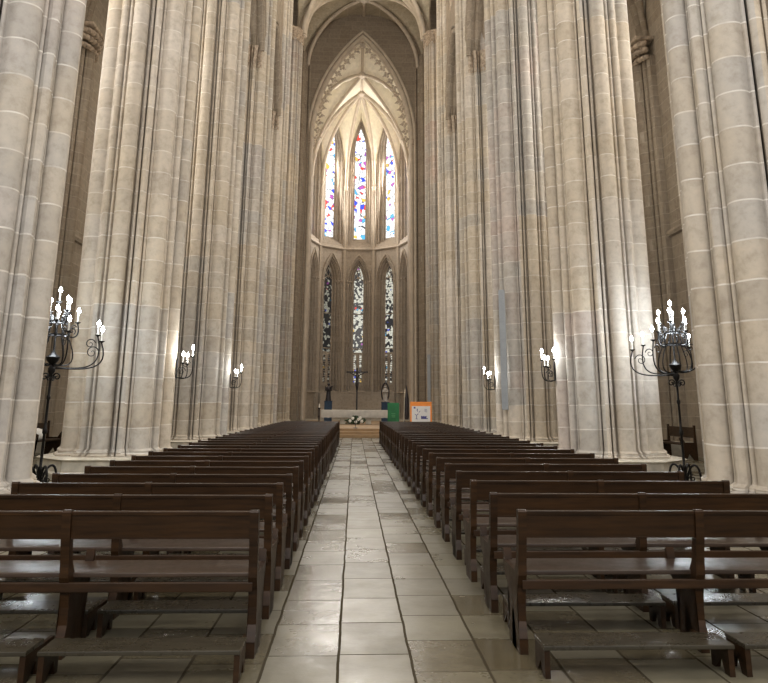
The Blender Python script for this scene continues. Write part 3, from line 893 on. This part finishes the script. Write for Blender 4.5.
def candelabrum(loc, toward, label):
    root = empty('iron_candelabrum', loc); tag(root, label, 'candelabrum')
    # base
    for k in range(4):
        a = k*PI/2+PI/4; u = Vector((math.cos(a), math.sin(a), 0))
        bm = bmesh.new()
        tube(bm, bez(u*.04+Vector((0, 0, .10)), u*.10+Vector((0, 0, .52)), u*.34+Vector((0, 0, .52)), u*.30+Vector((0, 0, .02))), .022, 8)
        tube(bm, spiral(u*.15+Vector((0, 0, .16)), .07, 1.2, 1.5, 1, u), .012, 6)
        mesh_obj('leg', bm, 'iron', root, 60)
    bm = bmesh.new()
    lathe(bm, [(.05, .06), (.06, .1), (.035, .14), (.03, .3), (.045, .33), (.045, .37), (.026, .4), (.024, .95), (.042, .98), (.042, 1.04), (.024, 1.07), (.023, 1.55), (.036, 1.58), (.036, 1.62), (.023, 1.65), (.022, 2.0), (.06, 2.06), (.07, 2.12), (.035, 2.18), (.10, 2.26), (.13, 2.33), (.06, 2.38), (.02, 2.45), (.018, 3.2)], 14)
    mesh_obj('pole', bm, 'iron', root, 45)
    bm = bmesh.new()
    for k in range(4):
        a = toward+k*PI/2; u = Vector((math.cos(a), math.sin(a), 0))
        tube(bm, spiral(u*.11+Vector((0, 0, 1.97)), .075, 1.3, PI, 1 if k % 2 else -1, u), .013, 6)
    mesh_obj('pole_scroll', bm, 'iron', root, 60)
    # lantern-like cage
    bm = bmesh.new()
    NR = 6
    for zz, rr in ((2.74, .20), (2.98, .15)):
        tube(bm, [(rr*math.cos(2*PI*q/24), rr*math.sin(2*PI*q/24), zz) for q in range(24)], .018, 6, closed=True)
    for k in range(NR):
        a = toward+PI/8+k*2*PI/NR; u = Vector((math.cos(a), math.sin(a), 0))
        tube(bm, bez(u*.04+Vector((0, 0, 2.2)), u*.30+Vector((0, 0, 2.12)), u*.46+Vector((0, 0, 2.24)), u*.20+Vector((0, 0, 2.74)))+bez(u*.24+Vector((0, 0, 2.74)), u*.22+Vector((0, 0, 2.85)), u*.2+Vector((0, 0, 2.9)), u*.16+Vector((0, 0, 2.98)), 5), .013, 6)
        tube(bm, spiral(u*.27+Vector((0, 0, 2.82)), .07, 1.3, -1, 1, u), .010, 5)
        tube(bm, spiral(u*.18+Vector((0, 0, 3.04)), .06, 1.3, -1, 1, u), .010, 5)
    mesh_obj('crown_cage', bm, 'iron', root, 60)
    # candles in tiers
    arm(root, toward, .86, 2.64, 2.12, scroll=.12)
    arm(root, toward+R(38), .78, 2.80, 2.14, scroll=.10)
    arm(root, toward-R(50), .66, 2.78, 2.16, scroll=.10)
    arm(root, toward+PI+R(20), .42, 2.72, 2.2, scroll=.08)
    arm(root, toward+PI-R(45), .44, 2.82, 2.2, scroll=.08)
    for k in range(4):
        arm(root, toward+R(20)+k*PI/2, .36, 3.00, 2.72, .2, .05)
    for k in range(4):
        arm(root, toward+R(60)+k*PI/2, .24, 3.20, 2.98, .12, .04)
    candle_on(root, (0, 0, 3.36), .17)
    bm = bmesh.new(); tube(bm, [(0, 0, 3.1), (0, 0, 3.36)], .014, 8); mesh_obj('top_stem', bm, 'iron', root)
    return root
CANL = (-5.60, 13.8, 0); CANR = (6.50, 14.6, 0)
candelabrum(CANR, R(180), 'black wrought iron standing candelabrum with lit white bulbs on the right')
candelabrum(CANL, R(0), 'black wrought iron standing candelabrum with lit white bulbs on the left')

# wall sconces
def sconce(loc, out, n, label):
    root = empty('wall_sconce', loc, out); tag(root, label, 'sconce')
    bm = bmesh.new(); prism(bm, [(-.03, -.22), (.03, -.22), (.05, 0), (.03, .22), (-.03, .22), (-.05, 0)], -.01, .012, 'YZ'); mesh_obj('back_plate', bm, 'iron', root)
    for k in range(n):
        a = (k-(n-1)/2)*R(50) if n > 1 else 0
        arm(root, a, .34 if abs(a) < .1 else .28, .12+.16*(k % 2), -.22, .02, .10, .15, .012)
sconce((-4.08, 17.0, 2.30), 0, 3, 'small iron wall sconce with lit bulbs on the second left pier')
sconce((-4.08, 24.4, 2.25), 0, 3, 'small iron wall sconce with a lit bulb on the third left pier')
sconce((4.68, 17.0, 2.30), PI, 4, 'small iron wall sconce with lit bulbs on the second right pier')
sconce((4.68, 24.4, 2.25), PI, 3, 'small iron wall sconce with a lit bulb beside the tall grey loudspeaker')

# ------------------------------------------------------------ column loudspeakers
def speaker(loc, w, h, rz, label):
    root = empty('column_loudspeaker', loc, rz); tag(root, label, 'loudspeaker')
    bm = bmesh.new(); box(bm, -w/2, w/2, -.09, .06, 0, h, .012); mesh_obj('housing', bm, 'grey_paint', root)
    bm = bmesh.new()
    for q in range(int(h/.05)): box(bm, -w/2+.02, w/2-.02, -.097, -.09, .03+q*.05, .055+q*.05)
    mesh_obj('grille', bm, 'grey_paint', root)
    for z in (.3, h-.3):
        bm = bmesh.new(); box(bm, -.04, .04, .05, .16, z, z+.06); mesh_obj('bracket', bm, 'iron', root)
speaker((4.84, 23.55, 1.38), .2, 3.85, R(-20), 'tall narrow grey column loudspeaker fixed to the third right pier')
speaker((4.86, 47.72, 1.75), .2, 3.0, R(-20), 'distant slim grey loudspeaker on the far right crossing pier')

# ------------------------------------------------------------ altar and furnishing
PZ = .40
alt = empty('altar', (.08, 44.0, PZ)); tag(alt, 'long stone altar table under a white cloth', 'altar')
bm = bmesh.new(); box(bm, -1.95, 1.95, -.5, .5, .70, .80, .01); mesh_obj('tabletop', bm, 'plinth', alt)
for x in (-.72, .78):
    bm = bmesh.new(); box(bm, x-.16, x+.16, -.3, .3, 0, .70, .015); mesh_obj('leg', bm, 'plinth', alt)
bm = bmesh.new()
NX = 90
A = [];B = [];C = [];D = []
for i in range(NX+1):
    x = -1.99+3.98*i/NX
    w = .012*math.sin(x*9)
    zb = .36+.03*abs(math.sin(x*PI*3.2))
    A.append((x, -.535+w, zb)); B.append((x, -.53, .79)); C.append((x, -.50, .815)); D.append((x, .52, .815))
loft(bm, [A, B, C, D], closed=False)
c = mesh_obj('altar_cloth', bm, 'cloth', None, 60, (.08, 44.0, PZ)); tag(c, 'white lace edged cloth draped over the altar front', 'cloth')
# flowers
fl = empty('flower_arrangement', (.12, 42.9, PZ)); tag(fl, 'low arrangement of white flowers and dark leaves before the altar', 'flowers')
bm = bmesh.new()
for k in range(110):
    a = random.uniform(0, 2*PI); r = random.uniform(0, .55); z = .06+random.uniform(0, .50)*(1-r)
    blob(bm, (r*math.cos(a)*1.05, r*math.sin(a)*.5, z), .07, (1.5, .8, .6), 1)
mesh_obj('foliage', bm, 'leaf', fl)
for (x, z) in ((-.33, .22), (-.18, .36), (.0, .16), (.15, .30), (.25, .38), (.34, .20)):
    bm = bmesh.new()
    for q in range(6): blob(bm, (x+.05*math.cos(q), -.30+.02*math.sin(q*2), z+.05*math.sin(q)), .045, (1, .7, 1), 1)
    mesh_obj('bloom', bm, 'petal', fl)
# microphone stand in the middle of the step
st = empty('microphone_stand', (.08, 36.6, PZ)); tag(st, 'thin dark microphone stand in the middle of the altar steps', 'stand')
bm = bmesh.new(); lathe(bm, [(.12, 0), (.12, .02), (.02, .035)], 16); mesh_obj('base', bm, 'iron', st)
bm = bmesh.new(); tube(bm, [(0, 0, .02), (0, 0, .55)], .012, 8); mesh_obj('pole', bm, 'iron', st)
bm = bmesh.new(); tube(bm, [(0, 0, .53), (0, -.03, .60)], .018, 8); mesh_obj('microphone', bm, 'iron', st)

def skin_figure(name, pts, edges, rad, mat, parent, loc=(0, 0, 0), sub=2):
    me = bpy.data.meshes.new(name); me.from_pydata(pts, edges, []); me.materials.append(M[mat])
    o = bpy.data.objects.new(name, me); COL.objects.link(o); o.parent = parent; o.location = loc
    mo = o.modifiers.new('skin', 'SKIN'); mo.use_smooth_shade = True
    for i, v in enumerate(me.skin_vertices[0].data):
        r = rad[i]; v.radius = (r, r) if not isinstance(r, tuple) else r
        v.use_root = (i == 0)
    s = o.modifiers.new('subd', 'SUBSURF'); s.levels = sub; s.render_levels = sub
    return o
# crucifix
cr = empty('crucifix', (.17, 46.5, PZ)); tag(cr, 'tall dark wooden crucifix standing behind the altar', 'crucifix')
bm = bmesh.new(); lathe(bm, [(.24, 0), (.24, .06), (.10, .12), (.07, .3)], 12); mesh_obj('base', bm, 'dark', cr)
bm = bmesh.new(); box(bm, -.05, .05, .0, .07, .1, 3.38, .008); mesh_obj('post', bm, 'dark', cr)
bm = bmesh.new(); box(bm, -.68, .68, .0, .06, 3.08, 3.17, .008); mesh_obj('crossbar', bm, 'dark', cr)
z0 = 2.05
pts = [(0, -.06, z0+.50), (0, -.07, z0+.66), (0, -.06, z0+.82), (0, -.06, z0+.93), (.02, -.09, z0+1.02), (.02, -.09, z0+1.09),
       (-.14, -.06, z0+.88), (-.33, -.04, z0+.97), (-.52, -.03, z0+1.05), (-.58, -.03, z0+1.07),
       (.14, -.06, z0+.88), (.33, -.04, z0+.97), (.52, -.03, z0+1.05), (.58, -.03, z0+1.07),
       (-.06, -.09, z0+.40), (-.05, -.14, z0+.20), (-.03, -.07, z0-.02), (-.02, -.10, z0-.10),
       (.06, -.09, z0+.40), (.05, -.14, z0+.20), (.03, -.07, z0-.02), (.02, -.11, z0-.10)]
ed = [(0, 1), (1, 2), (2, 3), (3, 4), (4, 5), (2, 6), (6, 7), (7, 8), (8, 9), (2, 10), (10, 11), (11, 12), (12, 13), (0, 14), (14, 15), (15, 16), (16, 17), (0, 18), (18, 19), (19, 20), (20, 21)]
rad = [.085, .075, .09, .035, .055, .05, .04, .028, .02, .02, .04, .028, .02, .02, .06, .045, .028, .02, .06, .045, .028, .02]
skin_figure('corpus', pts, ed, rad, 'dark', cr)
# statues on pedestals
def pedestal(loc, label, h):
    root = empty('statue_pedestal', loc); tag(root, label, 'pedestal')
    bm = bmesh.new(); box(bm, -.26, .26, -.22, .22, .0, .08, .01); mesh_obj('base', bm, 'dark', root)
    bm = bmesh.new(); box(bm, -.24, .24, -.2, .2, .08, h-.04, .01); mesh_obj('cloth_cover', bm, 'navy', root)
    bm = bmesh.new(); box(bm, -.27, .27, -.23, .23, h-.04, h, .008); mesh_obj('top', bm, 'navy', root)
def robed(bm, h, lean=0):
    n = 20; rings = []
    prof = [(.17, 0), (.175, .05), (.15, .2), (.13, .38), (.125, .5), (.14, .62), (.15, .72), (.12, .79), (.055, .83), (.05, .85), (.08, .89), (.085, .93), (.07, .97), (.02, 1.0)]
    for r, t in prof:
        fold = .10 if t < .6 else 0
        rings.append([bm.verts.new((r*h/1.15*1.1*math.cos(2*PI*k/n)*(1+fold*math.sin(k*PI*.8))+lean*t, r*h/1.15*.8*math.sin(2*PI*k/n), h*t)) for k in range(n)])
    for a, b in zip(rings, rings[1:]):
        for k in range(n): bm.faces.new((a[k], a[(k+1) % n], b[(k+1) % n], b[k]))
    bm.faces.new(rings[0][::-1]); bm.faces.new(rings[-1])
    for s in (-1, 1):
        tube(bm, [(s*.14*h, 0, .74*h), (s*.17*h, -.06*h, .60*h), (s*.03*h, -.17*h, .60*h)], .045*h, 8)
pedestal((-1.63, 47.0, PZ), 'dark blue covered pedestal left of the crucifix', 1.35)
bm = bmesh.new(); robed(bm, 1.10)
stt = empty('saint_statue', (-1.63, 47.0, PZ+1.35)); tag(stt, 'dark robed statue on the left pedestal behind the altar', 'statue')
mesh_obj('figure', bm, 'dark', stt, 50)
bm = bmesh.new(); tube(bm, [(-.22, -.10, .5), (-.2, -.1, .92)], .02, 6); blob(bm, (.2, -.05, .88), .08, (1, 1, 1), 1); mesh_obj('attribute', bm, 'dark', stt)
pedestal((1.98, 47.0, PZ), 'dark blue covered pedestal right of the crucifix', 1.30)
stt = empty('saint_statue', (1.98, 47.0, PZ+1.33)); tag(stt, 'pale robed statue inside a dark pointed halo on the right pedestal', 'statue')
bm = bmesh.new(); robed(bm, .98); mesh_obj('figure', bm, 'statue_pale', stt, 50)
bm = bmesh.new(); tube(bm, [(.23*math.sin(2*PI*q/30)*(1+.1*math.cos(2*PI*q/30)), .06, .58+.56*-math.cos(2*PI*q/30)*1.0) for q in range(30)], .05, 7, closed=True); mesh_obj('mandorla', bm, 'dark', stt, 60)
# candle stick
cs = empty('floor_candlestick', (-2.03, 43.6, PZ)); tag(cs, 'dark floor candlestick with white candle at the left end of the altar', 'candlestick')
bm = bmesh.new(); lathe(bm, [(.14, 0), (.13, .04), (.04, .08), (.035, .4), (.06, .44), (.035, .48), (.035, .86), (.09, .9), (.09, .93)], 14); mesh_obj('stand', bm, 'dark', cs, 40)
bm = bmesh.new(); tube(bm, [(0, 0, .93), (0, 0, 1.16)], .035, 12); mesh_obj('candle', bm, 'candle', cs, 50)
# lectern with green cloth
le = empty('lectern', (2.04, 38.6, PZ)); tag(le, 'lectern hung with a bright green cloth right of the altar', 'lectern')
bm = bmesh.new(); box(bm, -.27, .27, -.15, .2, 0, .04, .01); box(bm, -.22, .22, -.06, .1, .04, 1.08); mesh_obj('stand', bm, 'wood', le)
bm = bmesh.new(); box(bm, -.29, .29, -.20, .20, -.02, .02, .008, Matrix.Translation((0, 0, 1.14)) @ Matrix.Rotation(R(-14), 4, 'X')); mesh_obj('book_board', bm, 'wood', le)
bm = bmesh.new()
A = [];B = [];C = [];D = []
for i in range(25):
    x = -.30+.6*i/24; w = .012*math.sin(x*26)
    A.append((x, -.235+w, .06)); B.append((x, -.225, 1.18)); C.append((x, -.205, 1.22)); D.append((x, .19, 1.14))
loft(bm, [A, B, C, D], closed=False); g = mesh_obj('green_cloth', bm, 'green', le, 60)
bm = bmesh.new()
for q in range(3): box(bm, -.10, .10, -.253, -.247, .50+q*.08, .53+q*.08)
mesh_obj('embroidery', bm, 'greenlt', g)
# furled flag
fg = empty('furled_flag', (3.12, 45.6, PZ)); tag(fg, 'dark furled flag on a pale pole beside the right chancel pier', 'flag')
bm = bmesh.new(); lathe(bm, [(.2, 0), (.2, .04), (.04, .09), (.03, .2)], 14); mesh_obj('base', bm, 'dark', fg)
bm = bmesh.new(); tube(bm, [(-.06, 0, .1), (.02, 0, 2.1)], .022, 8); mesh_obj('pole', bm, 'white_stone', fg)
bm = bmesh.new(); lathe(bm, [(.12, .25), (.15, .5), (.14, 1.0), (.13, 1.5), (.07, 1.9), (.03, 2.2), (.01, 2.3)], 14, (.12, 0, 0), 1, .7); mesh_obj('flag_cloth', bm, 'dark', fg, 50)
# poster board
pb = empty('poster_board', (3.04, 33.6, 0)); tag(pb, 'white and orange poster board standing behind the last right pew', 'poster')
bm = bmesh.new(); box(bm, -.49, .49, 0, .03, .62, 1.66, .005); mesh_obj('board', bm, 'orange', pb)
bm = bmesh.new(); box(bm, -.42, .42, -.006, .0, .68, 1.47); pn = mesh_obj('poster_sheet', bm, 'paper', pb)
bm = bmesh.new()
def dash(x0, z0, x1, z1, w): tube(bm, [(x0, -.008, z0), (x1, -.008, z1)], w, 5)
box(bm, -.33, -.25, -.012, -.006, 1.36, 1.44)
for q in range(5): dash(.02+q*.05, .93, .03+q*.05, 1.04-.02*(q % 2), .028)
dash(.0, .93, .31, .92, .02)
for a, b, c_, d in ((-.20, 1.28, -.14, 1.34), (-.17, 1.36, -.15, 1.22), (-.28, 1.12, -.2, 1.06), (-.2, 1.06, -.12, 1.14), (-.2, 1.06, -.2, .9), (-.24, .92, -.16, .9), (-.10, 1.18, -.04, 1.26)): dash(a, b, c_, d, .012)
for q in range(3): dash(.16, 1.22+q*.05, .28, 1.22+q*.05, .008)
mesh_obj('printed_figure', bm, 'ink', pn)
for x in (-.4, .4):
    bm = bmesh.new(); box(bm, x-.02, x+.02, .0, .03, .04, .64); box(bm, x-.02, x+.02, -.2, .22, 0, .04); mesh_obj('leg', bm, 'iron', pb)
# low reredos wall
bm = bmesh.new(); box(bm, AX-3.0, AX+3.0, 60.2, 60.4, .42, 2.5, .02); box(bm, AX-3.02, AX+3.02, 60.15, 60.42, 2.44, 2.56, .02)
struct(mesh_obj('wall_reredos', bm, 'apse'), 'low plain stone screen wall behind the altar', 'wall')

# ------------------------------------------------------------ light
W = bpy.data.worlds.new('sky'); S.world = W; W.use_nodes = True
bg = W.node_tree.nodes['Background']; bg.inputs[0].default_value = (.93, .96, 1.0, 1); bg.inputs[1].default_value = 0.6
def area(name, loc, direction, sx, sy, power, col):
    d = bpy.data.lights.new(name, 'AREA'); d.shape = 'RECTANGLE'; d.size = sx; d.size_y = sy; d.energy = power; d.color = col
    o = bpy.data.objects.new(name, d); COL.objects.link(o); o.location = loc
    o.rotation_euler = Vector(direction).to_track_quat('-Z', 'Y').to_euler()
    return o
def point(name, loc, power, col, r=.12):
    d = bpy.data.lights.new(name, 'POINT'); d.energy = power; d.color = col; d.shadow_soft_size = r
    o = bpy.data.objects.new(name, d); COL.objects.link(o); o.location = loc
for sx in (-1, 1):
    for a, b in zip(PY, PY[1:]):
        area('clerestory_daylight', (CXN+sx*(PX-.5), (a+b)/2, 27.3), (-sx, 0, -.55), 1.8, 6, 300, (1, .93, .84))
    for a, b in zip([2.4]+PY, PY):
        area('aisle_daylight', (CXN+sx*10.6, (a+b)/2, 12.3), (-sx, 0, -.3), 1.8, 7, 520, (1, .95, .88))
    area('transept_daylight', (CXN+sx*10.6, 44.4, 20), (-sx, 0, -.2), 3.4, 13, 1000, (1, .86, .70))
for k in (1, 2, 3):
    phi = R(-72+36*k); dx, dy = math.sin(phi), math.cos(phi)
    area('apse_daylight', (AX+dx*4.4, YA+dy*4.4, 20.5), (-dx, -dy, .12), 1.0, 8.5, 700, (1, .95, .88))
area('west_window_daylight', (CXN, -8.5, 14.5), (0, 1, -.12), 7, 13, 3200, (1, .95, .90))
for (x, y, z) in (CANL, CANR):
    point('candelabrum_glow', (x, y, 3.05), 130, (.86, .94, 1.0), .3)
for x, y in ((-3.65, 17.0), (-3.65, 24.4), (4.25, 17.0), (4.25, 24.4)):
    point('sconce_glow', (x, y, 2.65), 40, (1.0, .97, .90), .15)

S.view_settings.view_transform = 'Standard'; S.view_settings.look = 'None'
S.view_settings.exposure = 0.08; S.view_settings.gamma = 1.0
